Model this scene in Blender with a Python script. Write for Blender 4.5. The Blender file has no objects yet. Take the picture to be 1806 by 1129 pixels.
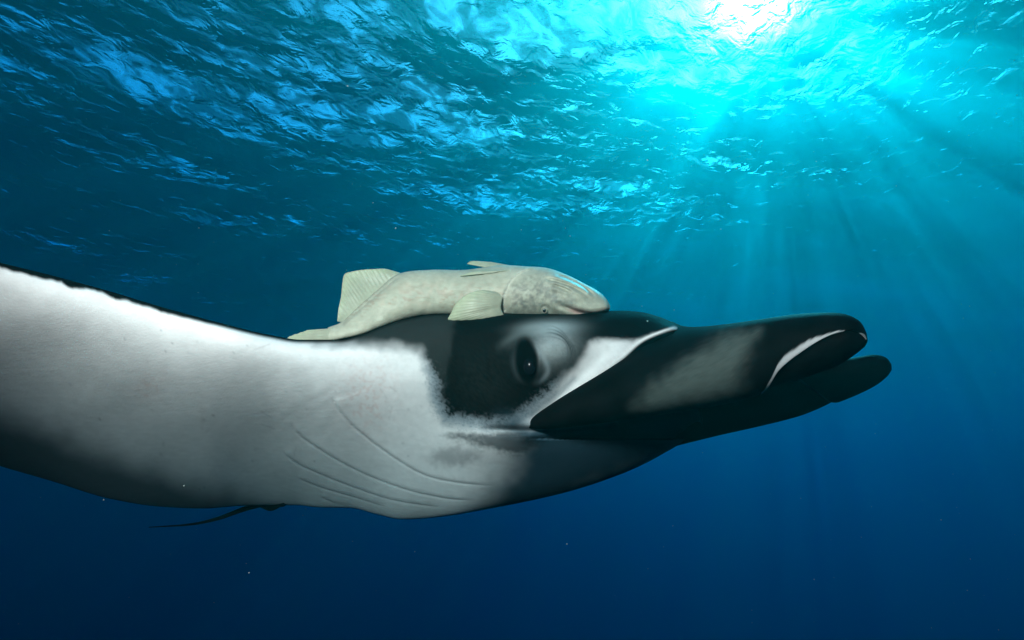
import bpy, math, random
import numpy as np
from mathutils import Vector, Matrix

scene = bpy.context.scene
COL = scene.collection

# ------------------------------------------------------------------ camera
PITCH = math.radians(18.0)
FPX, CX, CY = 903.0, 903.0, 564.5          # focal length and centre in photograph pixels
cam_data = bpy.data.cameras.new('camera')
cam = bpy.data.objects.new('camera', cam_data)
COL.objects.link(cam)
cam.location = (0, 0, 0)
cam.rotation_euler = (math.pi / 2 + PITCH, 0, 0)
cam_data.sensor_width = 36.0
cam_data.lens = 36.0 * FPX / 1806.0
cam_data.clip_start = 0.02
cam_data.clip_end = 2000.0
scene.camera = cam

def ray(px, py):
    x = (px - CX) / FPX
    y = (CY - py) / FPX
    return Vector((x, math.cos(PITCH) - math.sin(PITCH) * y, math.sin(PITCH) + math.cos(PITCH) * y))

# ------------------------------------------------------------------ sky, sun, flash, exposure
SUN_DIR = ray(1352, 35).normalized()        # towards the sun
SUN_EL = math.asin(SUN_DIR.z)
SUN_AZ = math.atan2(SUN_DIR.x, SUN_DIR.y)
world = bpy.data.worlds.new('World')
scene.world = world
world.use_nodes = True
wn = world.node_tree
bg = wn.nodes['Background']
sky = wn.nodes.new('ShaderNodeTexSky')
sky.sky_type = 'NISHITA'
sky.sun_disc = False
sky.dust_density = 2.5
sky.ozone_density = 0.4
sky.sun_elevation = SUN_EL
sky.sun_rotation = SUN_AZ
wn.links.new(sky.outputs[0], bg.inputs[0])
bg.inputs[1].default_value = 0.15

sun_data = bpy.data.lights.new('sun', 'SUN')
sun_data.energy = 5.0
sun_data.angle = math.radians(0.5)
sun_data.color = (1.0, 0.98, 0.82)
sun = bpy.data.objects.new('sun', sun_data)
COL.objects.link(sun)
sun.rotation_euler = SUN_DIR.to_track_quat('Z', 'Y').to_euler()

# the photographer's flash, held up to the left of the lens, lights the animal
def strobe(name, loc, target, watts, colour):
    d = bpy.data.lights.new(name, 'SPOT')
    d.energy = watts; d.color = colour
    d.spot_size = math.radians(85); d.spot_blend = 0.8; d.shadow_soft_size = 0.06
    o = bpy.data.objects.new(name, d); COL.objects.link(o)
    o.location = loc
    o.rotation_euler = (Vector(loc) - Vector(target)).to_track_quat('Z', 'Y').to_euler()
strobe('dive_strobe', (-0.22, -0.25, 0.29), (-0.06, 0.88, 0.19), 84.0, (1.0, 0.69, 0.64))

scene.view_settings.view_transform = 'Standard'
scene.view_settings.look = 'None'
scene.view_settings.gamma = 1.0
scene.view_settings.exposure = 0.42
scene.cycles.volume_bounces = 1
scene.cycles.max_bounces = 8
scene.cycles.transparent_max_bounces = 8
scene.cycles.use_denoising = True
scene.cycles.sample_clamp_indirect = 4.0

# ------------------------------------------------------------------ helpers
def tag(o, label=None, cat=None, group=None, kind=None):
    if label: o['label'] = label
    if cat: o['category'] = cat
    if group: o['group'] = group
    if kind: o['kind'] = kind
    return o

def link_mesh(name, verts, faces, mat=None, parent=None, smooth=True):
    me = bpy.data.meshes.new(name)
    me.from_pydata([tuple(map(float, v)) for v in verts], [], [tuple(int(i) for i in f) for f in faces])
    if smooth:
        me.polygons.foreach_set('use_smooth', [True] * len(me.polygons))
    me.update()
    o = bpy.data.objects.new(name, me)
    COL.objects.link(o)
    if mat: me.materials.append(mat)
    if parent:
        o.parent = parent
        o.matrix_parent_inverse = base_matrix(parent).inverted()
    return o

def base_matrix(o):
    m = Matrix.Translation(o.location)
    return m if o.parent is None else base_matrix(o.parent) @ o.matrix_parent_inverse @ m

def new_mat(name):
    m = bpy.data.materials.new(name)
    m.use_nodes = True
    m.node_tree.nodes.clear()
    out = m.node_tree.nodes.new('ShaderNodeOutputMaterial')
    return m, m.node_tree, out

def grid_faces(nu, nv, close_v=False):
    f = []
    for i in range(nu - 1):
        for j in range(nv if close_v else nv - 1):
            a, b = i * nv + j, i * nv + (j + 1) % nv
            f.append((a, b, b + nv, a + nv))
    return f

# ------------------------------------------------------------------ the sea surface seen from below
SURF = 7.6
rng = np.random.default_rng(81)
def surface_height(X, Y):
    Z = np.zeros_like(X)
    wind = math.radians(125)
    for lam, slope, n, spread in WAVES:
        for _ in range(n):
            l = lam * rng.uniform(0.75, 1.35)
            a = wind + rng.normal(0, spread)
            k = 2 * math.pi / l
            amp = slope * math.sqrt(2.0 / n) / k
            ph = rng.uniform(0, 6.283)
            t = k * (X * math.cos(a) + Y * math.sin(a)) + ph
            Z += amp * (np.sin(t) + 0.18 * np.cos(2 * t))
    return Z
WAVES = [(17.0, 0.03, 4, 0.3), (6.0, 0.08, 7, 0.45), (2.3, 0.085, 10, 0.55), (0.85, 0.085, 18, 0.7)]

def stretch(n, near, far):
    t = np.linspace(-1, 1, n)
    return near * t + (far - near) * np.sign(t) * np.abs(t) ** 3.2
nx, ny = 560, 560
xs = stretch(nx, 28.0, 134.0)
ys = stretch(ny, 28.0, 134.0) + 10.0
X, Y = np.meshgrid(xs, ys, indexing='ij')
Z = SURF + surface_height(X, Y)
m_surf, nt, out = new_mat('sea_surface')
N, L = nt.nodes, nt.links
geo = N.new('ShaderNodeNewGeometry')
vr = N.new('ShaderNodeVectorRotate'); vr.rotation_type = 'Z_AXIS'; vr.inputs['Angle'].default_value = math.radians(-125)
L.new(geo.outputs['Position'], vr.inputs['Vector'])
mp = N.new('ShaderNodeMapping'); mp.inputs['Scale'].default_value = (1.55, 1.05, 1.0)
L.new(vr.outputs[0], mp.inputs['Vector'])
n1 = N.new('ShaderNodeTexNoise'); n1.inputs['Scale'].default_value = 2.1; n1.inputs['Detail'].default_value = 4.0; n1.inputs['Roughness'].default_value = 0.5; n1.inputs['Distortion'].default_value = 0.6
L.new(mp.outputs[0], n1.inputs['Vector'])
bump = N.new('ShaderNodeBump'); bump.inputs['Strength'].default_value = 1.0; bump.inputs['Distance'].default_value = 0.085
L.new(n1.outputs['Fac'], bump.inputs['Height'])
fr = N.new('ShaderNodeFresnel'); fr.inputs['IOR'].default_value = 1.333
L.new(bump.outputs[0], fr.inputs['Normal'])
tr = N.new('ShaderNodeBsdfTransparent')
n2 = N.new('ShaderNodeTexNoise'); n2.inputs['Scale'].default_value = 1.8; n2.inputs['Detail'].default_value = 2.0; n2.inputs['Distortion'].default_value = 0.8
L.new(mp.outputs[0], n2.inputs['Vector'])
fo = N.new('ShaderNodeMapRange'); fo.inputs['From Min'].default_value = 0.44; fo.inputs['From Max'].default_value = 0.64
fo.inputs['To Min'].default_value = 0.12; fo.inputs['To Max'].default_value = 1.7
L.new(n2.outputs['Fac'], fo.inputs['Value']); L.new(fo.outputs[0], tr.inputs[0])   # noise tint paints in the light that waves would spread or focus
rf = N.new('ShaderNodeBsdfRefraction'); rf.inputs['IOR'].default_value = 1.11; rf.inputs['Roughness'].default_value = 0.85
L.new(bump.outputs[0], rf.inputs['Normal'])
mt = N.new('ShaderNodeMixShader'); mt.inputs[0].default_value = 0.23
L.new(tr.outputs[0], mt.inputs[1]); L.new(rf.outputs[0], mt.inputs[2])
gl = N.new('ShaderNodeBsdfGlossy'); gl.inputs['Roughness'].default_value = 0.0; gl.inputs[0].default_value = (1, 1, 1, 1)
L.new(bump.outputs[0], gl.inputs['Normal'])
mx = N.new('ShaderNodeMixShader')
L.new(fr.outputs[0], mx.inputs[0]); L.new(mt.outputs[0], mx.inputs[1]); L.new(gl.outputs[0], mx.inputs[2])
L.new(mx.outputs[0], out.inputs['Surface'])
verts = np.stack([X, Y, Z], -1).reshape(-1, 3)
surf = link_mesh('water_surface', verts, [f[::-1] for f in grid_faces(nx, ny)], m_surf)
tag(surf, 'rippled sea surface seen from below with the sun breaking through', 'water', kind='structure')

# ------------------------------------------------------------------ the body of water (absorbing and scattering)
m_w, nt, out = new_mat('sea_water')
pv = nt.nodes.new('ShaderNodeVolumePrincipled')
SIG_S = (0.001, 0.030, 0.029)              # scattering per metre
SIG_A = (0.360, 0.056, 0.015)              # absorption per metre
DENS = 0.37
pv.inputs['Density'].default_value = DENS
pv.inputs['Color'].default_value = tuple(c / DENS for c in SIG_S) + (1,)
pv.inputs['Absorption Color'].default_value = tuple(max(0.0, 1 - a / (DENS * (1 - c / DENS))) ** 2 for a, c in zip(SIG_A, SIG_S)) + (1,)
pv.inputs['Anisotropy'].default_value = 0.77
nt.links.new(pv.outputs[0], out.inputs['Volume'])
zt = float(Z.min()) - 0.02
x0, x1, y0, y1, z0 = -130, 130, -118, 130, -110
bv = [(x, y, z) for z in (z0, zt) for x, y in ((x0, y0), (x1, y0), (x1, y1), (x0, y1))]
bf = [(0, 3, 2, 1), (4, 5, 6, 7), (0, 1, 5, 4), (1, 2, 6, 5), (2, 3, 7, 6), (3, 0, 4, 7)]
haze = link_mesh('haze', bv, bf, m_w, smooth=False)
tag(haze, 'clear blue sea water fading to dark navy with depth', 'water', kind='stuff')

# ================================================================== animals
K = 0.45                                   # metres per unit of depth used in the station tables
Q = K / 0.62
def P(px, py, d):
    """numpy: point seen along a photograph ray at depth d (table units)"""
    x = (np.asarray(px, float) - CX) / FPX
    y = (CY - np.asarray(py, float)) / FPX
    d = np.asarray(d, float) * K
    x, y, d = np.broadcast_arrays(x, y, d)
    cp, sp = math.cos(PITCH), math.sin(PITCH)
    return np.stack([x * d, (cp - sp * y) * d, (sp + cp * y) * d], -1)

HEAD = np.array([math.cos(math.radians(35)), -math.sin(math.radians(35)), 0.0])   # where the ray is heading
FAR = np.array([math.sin(math.radians(35)), math.cos(math.radians(35)), 0.0])     # across its back, away from us

def pchip(xk, yk, x):
    xk = np.asarray(xk, float); yk = np.asarray(yk, float); x = np.asarray(x, float)
    h = np.diff(xk); dl = np.diff(yk) / h
    m = np.zeros_like(yk)
    m[0], m[-1] = dl[0], dl[-1]
    w1 = 2 * h[1:] + h[:-1]; w2 = h[1:] + 2 * h[:-1]
    ok = dl[:-1] * dl[1:] > 0
    den = np.where(ok, w1 / np.where(ok, dl[:-1], 1) + w2 / np.where(ok, dl[1:], 1), 1)
    m[1:-1] = np.where(ok, (w1 + w2) / den, 0)
    i = np.clip(np.searchsorted(xk, x) - 1, 0, len(xk) - 2)
    t = (x - xk[i]) / h[i]
    t = np.clip(t, 0, 1)
    return ((2*t**3 - 3*t**2 + 1) * yk[i] + (t**3 - 2*t**2 + t) * h[i] * m[i]
            + (-2*t**3 + 3*t**2) * yk[i+1] + (t**3 - t**2) * h[i] * m[i+1])

def table(pairs):
    a = sorted(pairs)
    xs_, ys_ = [p[0] for p in a], [p[1] for p in a]
    return lambda x: pchip(xs_, ys_, x)

def crom(tk, V, t):
    """smooth (C1) vector interpolation through the rows of V"""
    V = np.asarray(V, float); tk = np.asarray(tk, float)
    h = np.diff(tk)[:, None]
    dl = np.diff(V, axis=0) / h
    m = np.vstack([dl[:1], (dl[:-1] * h[1:] + dl[1:] * h[:-1]) / (h[1:] + h[:-1]), dl[-1:]])
    i = np.clip(np.searchsorted(tk, t) - 1, 0, len(tk) - 2)
    u = ((t - tk[i]) / h[i, 0])[:, None]
    return ((2*u**3 - 3*u**2 + 1) * V[i] + (u**3 - 2*u**2 + u) * h[i] * m[i]
            + (-2*u**3 + 3*u**2) * V[i+1] + (u**3 - u**2) * h[i] * m[i+1])

# --- numpy value noise and distance fields used for the natural skin markings
_tab = np.random.default_rng(5).random((256, 256))
def vnoise(x, y, s):
    x = x / s; y = y / s
    xi = np.floor(x).astype(int); yi = np.floor(y).astype(int)
    fx = x - xi; fy = y - yi
    fx = fx*fx*(3-2*fx); fy = fy*fy*(3-2*fy)
    g = lambda a, b: _tab[a % 256, b % 256]
    return ((g(xi, yi)*(1-fx) + g(xi+1, yi)*fx)*(1-fy) + (g(xi, yi+1)*(1-fx) + g(xi+1, yi+1)*fx)*fy) * 2 - 1
def fbm(x, y, s, n=3):
    return sum(vnoise(x + 37*k, y - 53*k, s / 2**k) * 0.55**k for k in range(n))
def sstep(a, b, v):
    t = np.clip((v - a) / (b - a), 0, 1)
    return t*t*(3-2*t)
def seg_dist(x, y, pts):
    """unsigned distance, signed side and running fraction to a polyline"""
    best = np.full(x.shape, 1e9); side = np.zeros(x.shape); run = np.zeros(x.shape)
    n = len(pts) - 1
    for k in range(n):
        ax, ay = pts[k]; bx, by = pts[k+1]
        dx, dy = bx-ax, by-ay
        l2 = dx*dx + dy*dy
        t = np.clip(((x-ax)*dx + (y-ay)*dy) / l2, 0, 1)
        d = np.hypot(x-ax-t*dx, y-ay-t*dy)
        c = np.sign(dx*(y-ay) - dy*(x-ax))
        u = d < best
        best = np.where(u, d, best); side = np.where(u, c, side); run = np.where(u, (k+t)/n, run)
    return best, side, run
def poly_sd(x, y, pts):
    """signed distance to a polygon, positive inside"""
    d, _, _ = seg_dist(x, y, list(pts) + [pts[0]])
    ins = np.zeros(x.shape, bool)
    n = len(pts)
    for k in range(n):
        (ax, ay), (bx, by) = pts[k], pts[(k+1) % n]
        if ay == by: continue
        c = ((ay > y) != (by > y)) & (x < (bx-ax)*(y-ay)/(by-ay) + ax)
        ins ^= c
    return np.where(ins, d, -d)
def mixc(col, c, f):
    return col*(1-f[..., None]) + np.array(c)*f[..., None]
def densify(pts, n=12):
    t = np.arange(len(pts), dtype=float)
    return [tuple(p) for p in crom(t, pts, np.linspace(0, len(pts)-1, (len(pts)-1)*n+1))]
def set_colour(o, cols, name='skin'):
    at = o.data.color_attributes.new(name, 'FLOAT_COLOR', 'POINT')
    c = np.ones((len(cols), 4), np.float32); c[:, :3] = np.clip(cols, 0, 1)
    at.data.foreach_set('color', c.ravel())

def skin_material(name, rough, spec, bumps, tint=0.12, tint_scale=60.0):
    m, nt, out = new_mat(name)
    N, L = nt.nodes, nt.links
    b = N.new('ShaderNodeBsdfPrincipled')
    at = N.new('ShaderNodeAttribute'); at.attribute_name = 'skin'
    tc = N.new('ShaderNodeTexCoord')
    no = N.new('ShaderNodeTexNoise'); no.inputs['Scale'].default_value = tint_scale/Q; no.inputs['Detail'].default_value = 4
    L.new(tc.outputs['Object'], no.inputs['Vector'])
    mr = N.new('ShaderNodeMapRange')
    mr.inputs['From Min'].default_value = 0.25; mr.inputs['From Max'].default_value = 0.75
    mr.inputs['To Min'].default_value = 1 - tint; mr.inputs['To Max'].default_value = 1 + tint * 0.5
    L.new(no.outputs['Fac'], mr.inputs['Value'])
    mu = N.new('ShaderNodeMix'); mu.data_type = 'RGBA'; mu.blend_type = 'MULTIPLY'; mu.inputs[0].default_value = 1.0
    L.new(at.outputs['Color'], mu.inputs[6]); L.new(mr.outputs[0], mu.inputs[7])
    L.new(mu.outputs[2], b.inputs['Base Color'])
    b.inputs['Roughness'].default_value = rough
    b.inputs['Specular IOR Level'].default_value = spec
    prev = None
    for scale, stretch_, dist in bumps:
        mp = N.new('ShaderNodeMapping'); mp.inputs['Scale'].default_value = stretch_
        mp.inputs['Rotation'].default_value = (0.2, 0.3, 0.6)
        L.new(tc.outputs['Object'], mp.inputs['Vector'])
        nb = N.new('ShaderNodeTexNoise'); nb.inputs['Scale'].default_value = scale/Q; nb.inputs['Detail'].default_value = 3
        L.new(mp.outputs[0], nb.inputs['Vector'])
        bp = N.new('ShaderNodeBump'); bp.inputs['Distance'].default_value = dist*Q; bp.inputs['Strength'].default_value = 1.0
        L.new(nb.outputs['Fac'], bp.inputs['Height'])
        if prev: L.new(prev.outputs[0], bp.inputs['Normal'])
        prev = bp
    if prev: L.new(prev.outputs[0], b.inputs['Normal'])
    L.new(b.outputs[0], out.inputs['Surface'])
    return m

M_RAY = skin_material('manta_skin', 0.65, 0.02, [(260, (1, 1, 1), 0.00035), (90, (0.22, 1, 1), 0.0003)], 0.08, 45)
M_FISH = skin_material('remora_skin', 0.48, 0.2, [(300, (1, 1, 1), 0.0006), (60, (0.3, 1, 1), 0.0012)], 0.16, 70)

M_FIN = skin_material('remora_fin', 0.4, 0.25, [(200, (1, 1, 1), 0.0003)], 0.1, 70)
def make_translucent(m, amount):
    nt = m.node_tree
    out = [n for n in nt.nodes if n.type == 'OUTPUT_MATERIAL'][0]
    b = [n for n in nt.nodes if n.type == 'BSDF_PRINCIPLED'][0]
    t = nt.nodes.new('ShaderNodeBsdfTranslucent'); mx_ = nt.nodes.new('ShaderNodeMixShader')
    mx_.inputs[0].default_value = amount
    nt.links.new(b.inputs['Base Color'].links[0].from_socket, t.inputs[0])
    nt.links.new(b.outputs[0], mx_.inputs[1]); nt.links.new(t.outputs[0], mx_.inputs[2]); nt.links.new(mx_.outputs[0], out.inputs['Surface'])
make_translucent(M_FIN, 0.2)

def simple_mat(name, col, rough, spec=0.5, scale=40.0, var=0.15, transmission=0.0):
    m, nt, out = new_mat(name)
    N, L = nt.nodes, nt.links
    b = N.new('ShaderNodeBsdfPrincipled')
    no = N.new('ShaderNodeTexNoise'); no.inputs['Scale'].default_value = scale
    cr = N.new('ShaderNodeValToRGB')
    cr.color_ramp.elements[0].color = tuple(c*(1-var) for c in col) + (1,)
    cr.color_ramp.elements[1].color = tuple(min(1, c*(1+var)) for c in col) + (1,)
    cr.color_ramp.elements[0].position = 0.3; cr.color_ramp.elements[1].position = 0.7
    tc = N.new('ShaderNodeTexCoord')
    L.new(tc.outputs['Object'], no.inputs['Vector']); L.new(no.outputs['Fac'], cr.inputs[0])
    L.new(cr.outputs[0], b.inputs['Base Color'])
    b.inputs['Roughness'].default_value = rough
    b.inputs['Specular IOR Level'].default_value = spec
    L.new(b.outputs[0], out.inputs['Surface'])
    return m

# ------------------------------------------------------------------ manta ray
def empty(name, loc):
    e = bpy.data.objects.new(name, None)
    COL.objects.link(e); e.location = loc
    e.empty_display_size = 0.1
    return e
ray_base = P(720, 905, 2.4)
manta = empty('manta_ray', tuple(ray_base))
tag(manta, 'huge black and white manta ray gliding below the surface with one wing raised', 'manta ray')

yT = table([(-1100, 150), (-900, 222), (-700, 282), (-400, 362), (-200, 412), (0, 463), (96, 487), (191, 513), (287, 542), (383, 568), (478, 591), (530, 599), (600, 598), (640, 587), (680, 571),
            (720, 559), (780, 551), (850, 551), (950, 552), (1040, 550), (1100, 548), (1129, 550), (1158, 557), (1183, 567), (1200, 578), (1213, 620), (1226, 690), (1238, 752)])
yB = table([(-1100, 156), (-900, 330), (-700, 515), (-400, 668), (-200, 755), (0, 822), (96, 850), (191, 879), (287, 894), (359, 897), (430, 892), (520, 891), (566, 895), (618, 896), (664, 907), (710, 916),
            (739, 915), (797, 909), (854, 899), (941, 882), (1000, 868), (1080, 842), (1130, 820), (1169, 799), (1209, 778), (1238, 767)])
dT = table([(-1100, 0.98), (-900, 1.0), (-400, 1.17), (0, 1.33), (250, 1.53), (400, 1.66), (500, 1.80), (600, 1.95), (700, 2.06), (800, 2.14), (1000, 2.18), (1120, 2.12), (1200, 2.0), (1238, 2.25)])
dB = table([(-1100, 0.99), (-900, 1.12), (-400, 1.58), (0, 2.0), (191, 2.3), (359, 2.6), (480, 2.75), (600, 2.66), (720, 2.52), (850, 2.40), (1000, 2.37), (1100, 2.40), (1238, 2.42)])
bulge = table([(-1100, 0.005), (-900, 0.015), (-400, 0.03), (0, 0.05), (300, 0.08), (480, 0.12), (600, 0.17), (700, 0.21), (800, 0.28), (900, 0.36), (1000, 0.34), (1120, 0.28), (1200, 0.18), (1238, 0.02)])
wide = table([(-1100, 0.01), (-900, 0.03), (-400, 0.07), (0, 0.11), (250, 0.17), (400, 0.3), (500, 0.7), (600, 1.5), (700, 2.0), (800, 2.0), (880, 1.5), (960, 0.85), (1060, 0.55), (1150, 0.4), (1215, 0.2), (1238, 0.04)])
body_f = table([(-1100, 0), (250, 0), (500, 1), (1238, 1)])          # 0 wing .. 1 trunk
squash = table([(-1100, 0), (380, 0), (560, 0.9), (820, 0.93), (960, 0.4), (1060, 0.1), (1238, 0)])

GILLS = [[(587, 698), (595, 718), (624, 752), (664, 784), (710, 816), (754, 839), (811, 851), (880, 857)],
         [(512, 744), (529, 767), (566, 793), (610, 819), (659, 842), (725, 865), (791, 879), (840, 881)],
         [(497, 794), (523, 816), (566, 836), (624, 859), (696, 882), (791, 896)],
         [(523, 842), (566, 859), (624, 876), (682, 894)],
         [(566, 876), (592, 887), (618, 893)]]
GILLS = [densify(g, 5) for g in GILLS]
EYE = (934.0, 643.0)
LOBE_LINE = densify([(1209, 577), (1192, 577), (1158, 588), (1129, 602), (1100, 628), (1074, 650), (1020, 698), (984, 737), (962, 753), (935, 760)], 5)

cols_x = np.concatenate([np.arange(-1100, 0, 14.0), np.arange(0, 440, 4.0), np.arange(440, 1238, 2.2), [1238.0]])
NF, NBK = 230, 60
u = np.linspace(0, 1, NF)
tt = 0.45*u + 0.55*(1 - np.cos(math.pi*u))/2
px = np.repeat(cols_x[:, None], NF, 1)
ty, by_ = yT(cols_x)[:, None], yB(cols_x)[:, None]
py = ty + (by_ - ty)*tt[None]
E_ = np.sqrt(np.clip(1 - (2*tt**0.62 - 1)**2, 0, 1))[None]
t_lin = tt[None]**1.75
dep = dT(cols_x)[:, None]*(1-t_lin) + dB(cols_x)[:, None]*t_lin - bulge(cols_x)[:, None]*E_

def gauss(cx, cy, sx, sy, ang=0.0):
    c, s = math.cos(ang), math.sin(ang)
    X_ = (px-cx)*c + (py-cy)*s; Y_ = -(px-cx)*s + (py-cy)*c
    return np.exp(-0.5*((X_/sx)**2 + (Y_/sy)**2))
edge_in = sstep(0, 0.06, tt)[None] * sstep(0, 0.05, 1-tt)[None]
disp = np.zeros_like(px)
# brow, eye bulb, folds around the eye, hollow behind it
er = np.hypot((px-EYE[0])/0.85, py-EYE[1])
oval0 = np.sqrt(((px-928-0.06*(py-636))/20)**2 + ((py-637)/39)**2)
ea = np.arctan2(py-EYE[1], px-EYE[0])
disp -= 0.070*gauss(985, 606, 42, 34, -0.5)
disp -= 0.045*gauss(938, 645, 44, 50)
disp += 0.050*gauss(868, 655, 38, 55)
disp += 0.030*gauss(905, 600, 26, 20, -0.5)
folds = np.sin((er + 6*vnoise(px, py, 60))/1.75) * np.exp(-((er-72)/17)**2) * sstep(-2.6, -1.5, ea) * (1-sstep(0.9, 1.7, ea))
disp -= 0.0005*folds
disp -= 0.008*np.exp(-(np.abs(oval0-1.15)/0.2)**2)
# the ridge that carries the cephalic fin and the groove at its foot
ld, ls, lr = seg_dist(px, py, LOBE_LINE)
ld_s = ld*ls                                  # positive on the eye side (polyline runs right to left)
disp -= 0.045*np.exp(-(ld/16)**2)
disp += 0.10*sstep(4, 60, -ld_s)*(py < 775)*(px > 900)*sstep(900, 980, px)
# mouth corner crease and cheek
md, ms, mr_ = seg_dist(px, py, densify([(838, 757), (880, 759), (930, 760), (985, 757), (1080, 748)], 5))
disp += 0.040*np.exp(-(md/7)**2)*sstep(0, 0.3, mr_)
disp -= 0.030*gauss(880, 790, 70, 20, 0.05)
disp -= 0.020*gauss(690, 690, 70, 60)
# gill flaps: each edge a small step with a soft groove
for g in GILLS:
    gd, gs, gr = seg_dist(px, py, g)
    s_ = gd*gs
    fade = sstep(0.0, 0.10, gr)*sstep(0.0, 0.12, 1-gr)
    disp -= fade*np.where(s_ < 0, 0.007*np.exp(-gd/22), 0)
    disp += fade*0.0042*np.exp(-(gd/2.8)**2)
# muscle and skin folds, broad and shallow
disp += 0.006*fbm(px*0.5 + py*0.3, py, 110, 2)
wr = np.sin((px*0.55 + py*0.85 + 9*vnoise(px, py, 40))/4.2)
disp += 0.0005*wr*gauss(560, 735, 60, 45)
dep = dep + disp*edge_in
front = P(px, py, dep)

# the hidden side: belly, far wing and back, round to the top edge again
q = np.linspace(0, 1, NBK + 2)[1:-1]
T3 = front[:, 0]; B3 = front[:, -1]
lerp = B3[:, None]*(1-q)[None, :, None] + T3[:, None]*q[None, :, None]
bf_ = body_f(cols_x)[:, None, None]
Eb = np.sin(math.pi*q)[None]**(0.62 + 0.3*(1-body_f(cols_x)[:, None]))
vec = FAR[None, None]*bf_ + np.array([0.0, 0.65, 0.76])[None, None]*(1-bf_)
back = lerp.copy()
zc = (0.35*T3[:, 2] + 0.65*B3[:, 2])[:, None]*0.55 + 0.55*0.16
sq = squash(cols_x)[:, None]*sstep(0.0, 0.9, Eb)
back[..., 2] = back[..., 2]*(1-sq) + zc*sq
back += vec*(wide(cols_x)[:, None]*K*Eb)[..., None]
verts = np.concatenate([front, back], 1)
nrow = NF + NBK

# natural markings, plus some light and shade painted into the skin
x, y = px, py
white = np.array([0.74, 0.74, 0.73]); black = np.array([0.0025, 0.0028, 0.0032])
col = np.ones(px.shape + (3,))*white
col *= (1 - 0.05*fbm(x, y, 50, 3) - 0.03*vnoise(x, y*2.2, 5))[..., None]
blot = np.clip(gauss(650, 700, 34, 48)*1.1 + gauss(258, 692, 15, 14)*1.0 + gauss(268, 668, 22, 14)*0.4, 0, 1)
col = mixc(col, (0.62, 0.42, 0.38), blot*(0.25 + 0.6*sstep(0.0, 0.7, fbm(x, y, 6, 3)))*0.55)
_r = np.random.default_rng(9)
for _ in range(26):
    x_, y_ = _r.uniform(60, 860), _r.uniform(600, 860)
    a_, l_ = _r.normal(-0.3, 0.7), _r.uniform(8, 34)
    sc = seg_dist(x, y, [(x_, y_), (x_ + l_*math.cos(a_), y_ + l_*math.sin(a_))])[0]
    col = mixc(col, (0.42, 0.40, 0.40), np.exp(-(sc/1.1)**2)*_r.uniform(0.15, 0.4))
for _ in range(60):
    x_, y_ = _r.uniform(0, 860), _r.uniform(560, 880)
    col = mixc(col, (0.30, 0.31, 0.32), np.exp(-((x-x_)**2 + (y-y_)**2)/_r.uniform(1.5, 5.0))*_r.uniform(0.2, 0.6))
D1 = [(540, 560), (560, 601), (624, 609), (705, 614), (742, 618), (757, 640), (765, 668), (771, 705), (788, 734), (835, 746), (880, 746), (908, 742), (940, 716), (973, 687), (1013, 646), (1040, 604), (1080, 600), (1116, 603), (1128, 598), (1205, 572), (1205, 480), (540, 480)]
sd = poly_sd(x, y, D1)
speck = sstep(600, 680, y)*sstep(1010, 960, x)
topsoft = sstep(632, 606, y)*sstep(800, 740, x)
sdn = sd + 4.0*fbm(x, y, 24, 2) + 0.8*vnoise(x, y, 5)
base_k = sstep(-10 - 14*topsoft - 14*speck, 8 + 12*topsoft + 10*speck, sdn)
near_edge = np.exp(-((sd + 4)/15)**2)*speck
dots = sstep(0.12, 0.6, 0.75*vnoise(x + 0.4*y, y - 0.4*x, 2.5) + 0.35*vnoise(x, y, 7) + 0.35*sstep(-30, 5, sd) - 0.18)*near_edge
dk = np.clip(base_k*(1 - 0.15*near_edge*sstep(0.0, 0.6, vnoise(x+91, y, 3.0))) + dots*0.2, 0, 1)
grey = np.array([0.022, 0.027, 0.027])
inner = mixc(np.ones_like(col)*black, grey, sstep(806, 790, x + 4*vnoise(x, y, 9) + (y-590)*0.15)*0.9)  # lit shoulder up to the remora's shadow edge, painted in grey
inner = mixc(inner, (0.011, 0.0135, 0.013), np.clip(gauss(850, 668, 50, 42)*1.1, 0, 1)*(0.6 + 0.4*vnoise((x+y)*0.35, y-x, 3.2)))
def arc(pts, w):
    d_, _, r_ = seg_dist(x, y, densify(pts, 5))
    return np.exp(-(d_/w)**2)*sstep(0.0, 0.4, r_)*sstep(0.0, 0.4, 1-r_)
inner = mixc(inner, (0.25, 0.29, 0.29), np.clip(1.2*gauss(978, 611, 27, 23, -0.35), 0, 1)*(0.9 + 0.1*vnoise(x, y, 3)))  # sunlit crescent beside the eye, painted as paler skin
inner = mixc(inner, (0.30, 0.36, 0.36), np.clip(1.1*gauss(968, 578, 30, 8, -0.05), 0, 1))  # sunlight on top of the brow, put into the colour
inner = mixc(inner, (0.12, 0.15, 0.15), arc([(868, 624), (896, 601), (925, 586), (958, 578), (980, 577)], 8)*0.5)
inner = mixc(inner, (0.03, 0.037, 0.037), arc([(890, 622), (908, 606), (930, 596)], 5)*0.7)
for k_, aw in ((0, 0.75), (6, 0.5), (12, 0.35), (-7, 0.35)):
    inner = mixc(inner, black*3, arc([(950, 590-k_*0.8), (972, 587-k_), (992, 595-k_*0.8), (1005+k_*0.6, 613), (1006+k_*0.7, 632), (997+k_, 650)], 1.5)*aw)
oval = np.sqrt(((x-928-0.06*(y-636))/20)**2 + ((y-637)/39)**2)
inner = mixc(inner, black*0.6, 1 - sstep(0.85, 1.3, oval))
inner = mixc(inner, (0.22, 0.26, 0.27), arc([(934, 596), (953, 622), (964, 640), (966, 656), (956, 670), (936, 682)], 4.5)*0.8)
inner = mixc(inner, (0.025, 0.034, 0.037), arc([(912, 606), (905, 628), (906, 650), (914, 668), (928, 680)], 4.5)*0.8)
col = col*(1-dk[..., None]) + inner*dk[..., None]
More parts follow.
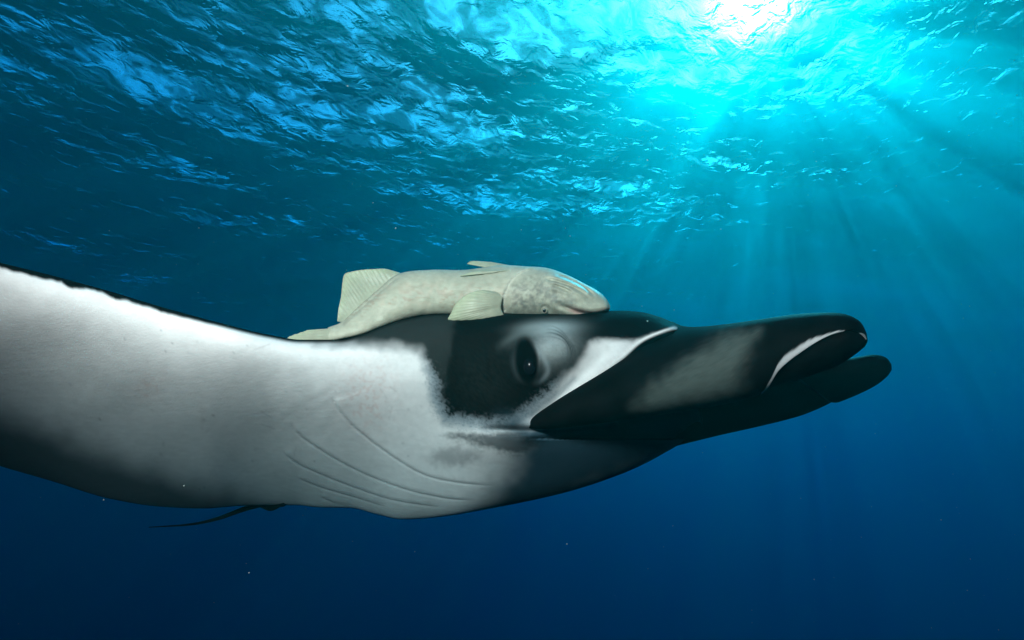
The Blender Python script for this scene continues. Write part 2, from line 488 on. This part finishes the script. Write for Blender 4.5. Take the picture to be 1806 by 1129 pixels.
col = mixc(col, (0.10, 0.19, 0.25), 4*dk*(1-dk)*speck*0.45)   # blue-grey fringe of the dark patch
# white patch in front of the eye
W = [(1040, 602), (1080, 599), (1118, 602), (1126, 603), (1074, 650), (1020, 698), (984, 737), (962, 753), (900, 757), (912, 745), (960, 706), (990, 680), (1016, 646)]
wsd = poly_sd(x, y, W) + 2.5*vnoise(x + y, (y - x)*0.25, 4.0) + 2*vnoise(x, y, 3)
wk = sstep(-7, 9, wsd)
streak = 0.86 + 0.14*vnoise((x + y*0.95)*0.14, (y - x), 3.0)
col = mixc(col, (0.50, 0.48, 0.47), wk*streak*(0.42 + 0.58*sstep(22, 0, ld)))
col = mixc(col, (0.07, 0.12, 0.15), np.exp(-(seg_dist(x, y, densify([(905, 748), (930, 733), (958, 714), (985, 694), (1012, 668)], 5))[0]/6)**2)*0.55*(0.8 + 0.2*vnoise((x-y)*0.12, x+y, 4)))
# rim of skin along the foot of the cephalic fin
col = mixc(col, (0.66, 0.67, 0.66), np.exp(-(np.abs(ld - 0.3)/1.7)**2)*sstep(1.0, 0.9, lr))
right_of = sstep(1.5, 5, -ld_s)*sstep(905, 960, x)*(y < 770)
col = mixc(col, black, right_of)
# dark chin and throat; soft shading fade and blue haze put into the colour
chin = poly_sd(x, y, [(905, 760), (962, 757), (1245, 735), (1245, 780), (1170, 806), (1100, 838), (1000, 875), (905, 900), (868, 900), (898, 858), (925, 812), (935, 785)])
col = mixc(col, (0.030, 0.062, 0.085), sstep(-60, 26, chin + 6*fbm(x, y, 30, 2)))
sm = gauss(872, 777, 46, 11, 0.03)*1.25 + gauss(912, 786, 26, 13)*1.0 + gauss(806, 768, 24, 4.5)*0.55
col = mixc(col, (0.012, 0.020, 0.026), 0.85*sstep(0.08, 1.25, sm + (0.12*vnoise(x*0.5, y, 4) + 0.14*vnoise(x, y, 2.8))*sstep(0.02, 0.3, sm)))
col = mixc(col, (0.22, 0.22, 0.23), sstep(0.2, 1.0, gauss(800, 806, 40, 15, -0.05) + 0.15*fbm(x, y, 8))*0.55)
# dark leading rim with a ragged border, dark trailing band (skin margin plus painted-in shade)
rimw = table([(-1100, 30), (0, 11), (200, 9), (400, 6), (560, 5), (1238, 5)])(cols_x)[:, None]
rim = (y - yT(cols_x)[:, None]) - rimw - 4*fbm(x, y*0.4, 26, 3)*sstep(420, 200, x)
col = mixc(col, black*1.2, 1 - sstep(-3.5, 4.5, rim))
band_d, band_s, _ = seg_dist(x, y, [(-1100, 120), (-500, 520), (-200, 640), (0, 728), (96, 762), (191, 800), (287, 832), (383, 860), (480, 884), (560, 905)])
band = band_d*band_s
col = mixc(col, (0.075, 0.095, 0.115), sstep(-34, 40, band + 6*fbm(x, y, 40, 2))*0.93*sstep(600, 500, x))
# gill edges: the flap's thin shadow painted as a fine dark line
for g in GILLS:
    gd, gs, gr = seg_dist(x, y, g)
    fade = sstep(0.02, 0.2, gr)*sstep(0.0, 0.1, 1-gr)
    col = mixc(col, (0.10, 0.12, 0.13), fade*np.exp(-((gd*gs-1.2)/1.6)**2)*0.14)
# dorsal side
qc = np.repeat(q[None], len(cols_x), 0)
bx = np.repeat(cols_x[:, None], NBK, 1)
bcol = np.ones(qc.shape + (3,))*white*0.9
bcol = mixc(bcol, black, np.maximum(sstep(0.30, 0.42, qc), sstep(820, 930, bx)))
bcol = mixc(bcol, (0.035, 0.042, 0.048), sstep(500, 400, bx))
bcol = mixc(bcol, black, sstep(0.3, 0.5, qc))
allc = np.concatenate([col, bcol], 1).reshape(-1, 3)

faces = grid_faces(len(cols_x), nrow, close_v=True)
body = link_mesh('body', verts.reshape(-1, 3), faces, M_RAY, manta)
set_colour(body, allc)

# --- furled cephalic fins: a sheet rolled about its own axis, thick edged
def cephalic(stations, lips, patch=None, rim_w=None, rim_col=(0.42, 0.43, 0.44), nu=150, nv=170, turns_end=470.0):
    tk = np.arange(len(stations), dtype=float)
    s = np.linspace(0, len(stations)-1, nu)
    top = crom(tk, [a[0] for a in stations], s); bot = crom(tk, [a[1] for a in stations], s)
    th = pchip(tk, [a[2] for a in stations], s)
    lip = pchip([l[0] for l in lips], [l[1] for l in lips], s)
    T_ = P(top[:, 0], top[:, 1], top[:, 2]); B_ = P(bot[:, 0], bot[:, 1], bot[:, 2])
    C_ = (T_ + B_)/2; H_ = (T_ - B_)/2
    w = np.linspace(0, 1, nv)
    phi = lip[:, None] + (turns_end - lip[:, None])*w[None]
    r = 1 - 0.20*sstep(200, 420, phi - lip[:, None]) 
    ph = np.radians(phi)
    cs, sn = np.cos(ph), np.sin(ph)
    cs = np.sign(cs)*np.abs(cs)**0.85
    V_ = C_[:, None] + H_[:, None]*(sn*r)[..., None] - FAR[None, None]*(cs*r*th[:, None]*K)[..., None]
    o = link_mesh('cephalic_fin', V_.reshape(-1, 3), grid_faces(nu, nv), M_RAY, manta)
    ppx = (top[:, 0]+bot[:, 0])[:, None]/2 + (top[:, 0]-bot[:, 0])[:, None]/2*sn
    ppy = (top[:, 1]+bot[:, 1])[:, None]/2 + (top[:, 1]-bot[:, 1])[:, None]/2*sn
    c = np.ones(phi.shape + (3,))*black
    c = c*(1 + 0.5*fbm(ppx, ppy, 30, 3))[..., None]
    firstturn = (phi < 115) 
    if patch:
        sdp = poly_sd(ppx, ppy, patch) + 7*fbm(ppx, ppy, 18, 2) + 4*vnoise(ppx*0.3, ppy, 2.5)
        c = mixc(c, (0.054, 0.070, 0.065), sstep(-18, 26, sdp)*firstturn*(0.85 + 0.15*vnoise(ppx*0.25, ppy, 2.4)))
    if rim_w:
        rw = pchip([l[0] for l in rim_w], [l[1] for l in rim_w], s)[:, None]
        pr = phi - lip[:, None]
        c = mixc(c, rim_col, sstep(rw*1.15 + 0.01, rw*0.75, pr + 2*vnoise(ppx, ppy, 6))*(rw > 0.6))
    set_colour(o, c.reshape(-1, 3))
    so = o.modifiers.new('thick', 'SOLIDIFY'); so.thickness = 0.007*Q; so.offset = 0.0; so.use_rim = True
    return o
near_st = [((1186, 570, 2.02), (905, 752, 1.98), .05), ((1209, 579, 1.92), (975, 753, 1.88), .10), ((1244, 581, 1.81), (1100, 737, 1.80), .13), ((1301, 576, 1.71), (1186, 724, 1.71), .14),
           ((1359, 568, 1.63), (1287, 706, 1.63), .135), ((1402, 562, 1.58), (1345, 689, 1.58), .13), ((1445, 559, 1.53), (1402, 668, 1.53), .12), ((1486, 560, 1.49), (1445, 652, 1.49), .105),
           ((1512, 570, 1.46), (1474, 640, 1.46), .085), ((1523, 586, 1.45), (1497, 625, 1.45), .06), ((1526, 600, 1.44), (1517, 611, 1.44), .025)]
near_lip = [(0, -115), (4, -110), (4.85, -97), (5.2, -78), (5.5, -46), (6.2, -22), (6.8, -7), (7.8, 12), (8.6, 26), (10, 40)]
PATCH = [(1300, 600), (1356, 600), (1336, 650), (1316, 692), (1272, 712), (1186, 728), (1130, 726), (1155, 700), (1232, 648)]
fin_near = cephalic(near_st, near_lip, PATCH, [(0, 0), (4.8, 0), (5.1, 6), (5.5, 18), (6.2, 15), (6.8, 8), (7.4, 3), (8.0, 0), (8.9, 0), (9.5, 12), (10, 12)])  # pale lip strip paints in the flash-lit edge of the sheet
far_st = [((1150, 640, 2.42), (1190, 785, 2.42), .05), ((1250, 650, 2.36), (1261, 767, 2.36), .1), ((1330, 655, 2.28), (1340, 749, 2.28), .11), ((1400, 648, 2.21), (1410, 731, 2.21), .11),
          ((1450, 642, 2.16), (1469, 710, 2.16), .10), ((1503, 635, 2.11), (1509, 694, 2.11), .09), ((1540, 629, 2.08), (1543, 677, 2.08), .07), ((1560, 633, 2.06), (1562, 662, 2.06), .045), ((1569, 643, 2.06), (1570, 651, 2.06), .015)]
far_lip = [(0, 70), (2.2, 60), (2.9, 32), (3.4, -8), (3.7, -37), (4.0, -80), (4.4, -110), (8, -115)]
fin_far = cephalic(far_st, far_lip, None, [(0, 0), (2.7, 0), (3.0, 8), (3.6, 8), (4.0, 5), (4.3, 0), (8, 0)], (0.05, 0.06, 0.07))

# --- eye
def ball(name, c, rx, ry, rz, axis, mat, parent, n=24):
    """ellipsoid with its short axis ry along 'axis'"""
    ax = Vector(axis).normalized()
    up = Vector((0, 0, 1)); sd_ = ax.cross(up).normalized(); up = sd_.cross(ax)
    vs, fs = [], []
    for i in range(n+1):
        a = math.pi*i/n
        for j in range(n*2):
            b = math.pi*j/n
            v = Vector(c) + sd_*(rx*math.sin(a)*math.cos(b)) + up*(rz*math.sin(a)*math.sin(b)) + ax*(ry*math.cos(a))
            vs.append(v)
    return link_mesh(name, vs, grid_faces(n+1, n*2, close_v=True), mat, parent)
M_EYE = simple_mat('manta_eye', (0.003, 0.004, 0.006), 0.2, 0.12, 30, 0.3)
ei = (np.abs(cols_x - EYE[0])).argmin(); ej = (np.abs(py[ei] - (EYE[1]+4))).argmin()
ec = front[ei, ej]
view = -ec/np.linalg.norm(ec)
eye = ball('eye', tuple(ec - view*0.006*Q), 0.0165*Q, 0.014*Q, 0.021*Q, tuple(view), M_EYE, manta)
eye['label'] = 'glossy black eye set in a dark socket'

# --- tail and pelvic fins under the rear edge
def tube(name, pts, rad, mat, parent, n=10, steps=8):
    t = np.arange(len(pts), dtype=float); ts = np.linspace(0, len(pts)-1, (len(pts)-1)*steps+1)
    c = crom(t, pts, ts); r = pchip(t, rad, ts)
    vs = []
    for i in range(len(c)):
        d = c[min(i+1, len(c)-1)] - c[max(i-1, 0)]; d /= np.linalg.norm(d)
        a = np.cross(d, [0, 0, 1]); a /= np.linalg.norm(a); b = np.cross(a, d)
        for k in range(n):
            w = 2*math.pi*k/n
            vs.append(c[i] + (a*math.cos(w) + b*math.sin(w))*r[i])
    return link_mesh(name, vs, grid_faces(len(c), n, close_v=True), mat, parent)
M_DARK = simple_mat('manta_dark_skin', (0.008, 0.009, 0.010), 0.6, 0.1, 25, 0.4)
tail = tube('tail', [P(505, 880, 2.72), P(468, 887, 2.78), P(430, 898, 2.82), P(383, 915, 2.86), P(335, 925, 2.92), P(263, 930, 3.0)], [r*Q for r in (0.016, 0.011, 0.0085, 0.006, 0.004, 0.0015)], M_DARK, manta)

def fin_sheet(name, base, tip, mat, parent, cols=None, nu=40, nv=16, bow=0.0, thick=0.003, wave=0.0, rays=0):
    """a thin fin between a base line and an outer edge, both lists of (px, py, depth)"""
    bt = crom(np.linspace(0, 1, len(base)), base, np.linspace(0, 1, nu)); tp = crom(np.linspace(0, 1, len(tip)), tip, np.linspace(0, 1, nu))
    w = np.linspace(0, 1, nv)
    g = bt[:, None]*(1-w)[None, :, None] + tp[:, None]*w[None, :, None]
    uu = np.linspace(0, 1, nu)[:, None]
    g[..., 2] += bow*np.sin(math.pi*w)[None]*np.sin(math.pi*uu) + wave*np.sin(uu*11 + 3*w[None])*w[None]
    if rays:
        g[..., 2] += 0.0008*np.sin(uu*rays*6.283)*sstep(0, 0.3, w)[None]*(0.4+0.6*w[None])
    o = link_mesh(name, P(g[..., 0], g[..., 1], g[..., 2]).reshape(-1, 3), grid_faces(nu, nv), mat, parent)
    if cols is not None:
        set_colour(o, cols(uu + 0*w[None], 0*uu + w[None], g).reshape(-1, 3))
    so = o.modifiers.new('thick', 'SOLIDIFY'); so.thickness = thick*Q; so.offset = 0
    return o
fin_sheet('pelvic_fin', [(455, 886, 2.74), (490, 884, 2.72), (520, 884, 2.70)], [(458, 893, 2.80), (478, 900, 2.80), (500, 892, 2.74)], M_DARK, manta, thick=0.006)

# ------------------------------------------------------------------ remora clinging upside down
remora = empty('remora', tuple(P(880, 562, 2.11)))
tag(remora, 'pale cream remora clinging belly up along the top of the manta head', 'fish')
RS = [((578, 578, 1.92), (580, 602, 1.90), .020), ((604, 567, 1.95), (632, 592, 1.93), .042), ((632, 541, 1.99), (674, 577, 1.98), .058), ((665, 512, 2.03), (710, 565, 2.02), .074), ((703, 483, 2.06), (752, 557, 2.05), .09),
      ((760, 476, 2.09), (795, 557, 2.08), .10), ((820, 476, 2.11), (845, 559, 2.10), .11), ((880, 468, 2.12), (890, 561, 2.11), .12), ((930, 470, 2.12), (930, 561, 2.11), .125), ((966, 473, 2.12), (962, 561, 2.11), .125),
      ((1000, 485, 2.11), (995, 563, 2.10), .118), ((1030, 500, 2.10), (1025, 563, 2.09), .10), ((1055, 514, 2.09), (1050, 561, 2.08), .078), ((1069, 527, 2.08), (1067, 555, 2.07), .05), ((1076, 539, 2.08), (1075, 547, 2.07), .015)]
nu, nv = 260, 150
tk = np.arange(len(RS), dtype=float); s = np.linspace(0, len(RS)-1, nu)
top = crom(tk, [a[0] for a in RS], s); bot = crom(tk, [a[1] for a in RS], s); th = pchip(tk, [a[2] for a in RS], s)
ph = np.linspace(0, 2*math.pi, nv, endpoint=False) - math.pi/2
cs, sn = np.cos(ph), np.sin(ph)
csr = np.sign(cs)*np.abs(cs)**0.9
mid = (top + bot)/2; half = (top - bot)/2
gp = mid[:, None, :] + half[:, None, :]*sn[None, :, None]
rx, ry = gp[..., 0], gp[..., 1]
rd = gp[..., 2] - csr[None]*th[:, None]
vis = (cs > -0.05)[None] & (rx > 0)
front_w = sstep(-0.05, 0.15, cs)[None]
# gill cover edge, mouth, throat folds, body crease
gcd, gcs, _ = seg_dist(rx, ry, densify([(930, 476), (912, 484), (898, 500), (889, 520), (887, 540), (893, 556)], 5))
sg = gcd*gcs
rdisp = np.where(sg > 0, -0.010*np.exp(-gcd/26), 0) + 0.004*np.exp(-(gcd/3.0)**2)
mod, mos, mor = seg_dist(rx, ry, densify([(986, 537), (1005, 545), (1025, 551), (1048, 554), (1072, 549)], 5))
rdisp = rdisp + 0.016*np.exp(-(mod/2.6)**2)*sstep(0, 0.2, mor)
rdisp -= 0.008*np.exp(-((mod-9)/6)**2)
for fl in ([(955, 490), (985, 497), (1015, 508), (1042, 524)], [(975, 482), (1003, 492), (1032, 508), (1052, 524)], [(968, 500), (990, 507), (1010, 516)]):
    fd, fs_, frn = seg_dist(rx, ry, densify(fl, 5))
    e = sstep(0, 0.25, frn)*sstep(0, 0.25, 1-frn)
    rdisp += e*(0.014*np.exp(-(fd/2.6)**2) - 0.008*np.exp(-((fd-6)/4)**2))
rdisp += 0.006*np.exp(-((np.hypot(rx-961, ry-547)-7)/2.5)**2)
bd, _, _ = seg_dist(rx, ry, densify([(604, 571), (640, 541), (672, 513), (700, 490)], 4))
rdisp += 0.008*np.exp(-(bd/3)**2)
rdisp += 0.004*fbm(rx, ry, 26, 2)
rd = rd + rdisp*front_w
rv = P(rx, ry, rd)
rb = link_mesh('body', rv.reshape(-1, 3), grid_faces(nu, nv, close_v=True), M_FISH, remora)
fish = np.array([0.45, 0.445, 0.345])
rc = np.ones(rx.shape + (3,))*fish
rc *= (1 - 0.08*fbm(rx, ry, 30, 3) - 0.04*vnoise(rx*0.5, ry, 3.5))[..., None]
headm = sstep(886, 900, rx)
g_ = np.exp(-0.5*(((rx-915)/28)**2 + ((ry-530)/22)**2)) + 0.8*np.exp(-0.5*(((rx-960)/34)**2 + ((ry-512)/24)**2)) + 0.7*np.exp(-0.5*(((rx-1010)/30)**2 + ((ry-535)/10)**2))
rc = mixc(rc, (0.13, 0.13, 0.12), np.clip(headm*g_*sstep(-0.9, 1.0, 0.5*fbm(rx, ry, 14, 4) + 0.5*fbm(rx, ry, 4, 2)), 0, 1)*0.75)
rc = mixc(rc, (0.36, 0.25, 0.18), sstep(0.25, 0.6, vnoise(rx*0.40 - ry*0.2, ry, 3.0) + 0.5*fbm(rx, ry, 40, 2) - 0.12)*sstep(560, 620, rx)*(1-headm)*0.5*np.exp(-((ry-(535-0*rx))/32)**2))
rc = mixc(rc, (0.50, 0.40, 0.31), np.exp(-0.5*(((rx-760)/90)**2 + ((ry-520)/14)**2))*sstep(-0.2, 0.6, fbm(rx, ry, 12, 3))*0.6)
rc = mixc(rc, (0.48, 0.27, 0.24), np.exp(-((mod-2)/3.2)**2)*sstep(0.1, 0.4, mor)*0.8)
rc = mixc(rc, (0.62, 0.61, 0.52), np.exp(-(gcd/2.5)**2)*0.6)
rc = mixc(rc, (0.05, 0.04, 0.035), np.exp(-(mod/1.5)**2)*sstep(0.15, 0.5, mor)*0.9)
set_colour(rb, rc.reshape(-1, 3))

def fin_cols(dark=0.0):
    def f(uu, ww, g):
        c = np.ones(uu.shape + (3,))*np.array([0.46, 0.47, 0.35])
        c = c*(1 - 0.05*np.sin(uu*46*6.283/2)*sstep(0.05, 0.4, ww) + 0.05*fbm(g[..., 0], g[..., 1], 14, 2))[..., None]
        return mixc(c, (0.52, 0.58, 0.38), sstep(0.45, 1.0, ww)*0.6)
    return f
fin_sheet('anal_fin', [(603, 569, 1.965), (632, 543, 2.0), (665, 514, 2.04), (704, 485, 2.07)],
          [(595, 567, 1.98), (597, 545, 1.99), (602, 522, 2.01), (604, 500, 2.02), (608, 484, 2.03), (622, 479, 2.04), (640, 476, 2.05), (660, 475, 2.06), (680, 475, 2.07), (705, 482, 2.08)], M_FIN, remora, fin_cols(), nu=110, nv=24, wave=0.006, rays=20)
fin_sheet('tail_fin', [(588, 579, 1.91), (592, 590, 1.90), (594, 602, 1.90)], [(545, 582, 1.87), (507, 597, 1.83), (545, 602, 1.86)], M_FIN, remora, fin_cols(), nu=60, nv=20, rays=9, thick=0.004)
fin_sheet('pectoral_fin', [(889, 518, 2.0), (885, 532, 1.985), (884, 545, 1.985), (888, 556, 1.995)],
          [(866, 514, 1.985), (845, 513, 1.965), (822, 521, 1.955), (804, 536, 1.95), (796, 552, 1.95), (791, 564, 1.955), (812, 566, 1.955), (838, 567, 1.96), (862, 563, 1.97), (884, 561, 1.985)], M_FIN, remora, fin_cols(), nu=100, nv=24, bow=-0.03, rays=18)
fin_sheet('pelvic_fin', [(880, 476, 2.10), (900, 474, 2.10), (915, 472, 2.11)], [(824, 465, 2.13), (834, 461, 2.14), (866, 463, 2.14), (904, 468, 2.13)][:3], M_FIN, remora, fin_cols(), nu=40, nv=20, rays=6)
fin_sheet('pelvic_fin', [(870, 481, 2.03), (885, 478, 2.03), (900, 477, 2.04)], [(812, 487, 2.02), (830, 481, 2.03), (860, 476, 2.05)], M_FIN, remora, fin_cols(), nu=40, nv=20, rays=6)
M_IRIS = simple_mat('remora_iris', (0.20, 0.20, 0.16), 0.25, 0.5, 90, 0.4)
M_PUP = simple_mat('remora_pupil', (0.006, 0.006, 0.008), 0.06, 0.6, 30, 0.3)
ri = (np.abs(rx[:, nv//4] - 961)).argmin(); rj = np.argmin(np.abs(ry[ri] - 547) + (cs < 0)*1e3)
rec = rv[ri, rj]; rview = -rec/np.linalg.norm(rec)
re_ = ball('eye', tuple(rec - rview*0.002*Q), 0.0088*Q, 0.0065*Q, 0.0088*Q, tuple(rview), M_IRIS, remora, 14)
ball('pupil', tuple(rec + rview*0.0035*Q), 0.0042*Q, 0.0018*Q, 0.0050*Q, tuple(rview), M_PUP, re_, 10)

# ------------------------------------------------------------------ drifting plankton specks
M_SNOW = simple_mat('plankton_specks', (0.55, 0.6, 0.55), 0.8, 0.1, 20, 0.2)
rs = random.Random(3)
sv, sf = [], []
for i in range(700):
    d = rs.uniform(0.7, 5.0)
    c = P(rs.uniform(-200, 2000), rs.uniform(-60, 1190), d/K)
    r = rs.uniform(0.0006, 0.0019)*(0.6 + 0.35*d)
    b0 = len(sv)
    for v in ((1, 0, 0), (-1, 0, 0), (0, 1, 0), (0, -1, 0), (0, 0, 1), (0, 0, -1)):
        sv.append([c[k] + v[k]*r*rs.uniform(0.5, 1.2) for k in range(3)])
    for a, b, c_ in ((0, 2, 4), (2, 1, 4), (1, 3, 4), (3, 0, 4), (2, 0, 5), (1, 2, 5), (3, 1, 5), (0, 3, 5)):
        sf.append((b0+a, b0+b, b0+c_))
snow = link_mesh('plankton', sv, sf, M_SNOW)
tag(snow, 'tiny pale plankton specks drifting in the water', 'plankton', kind='stuff')
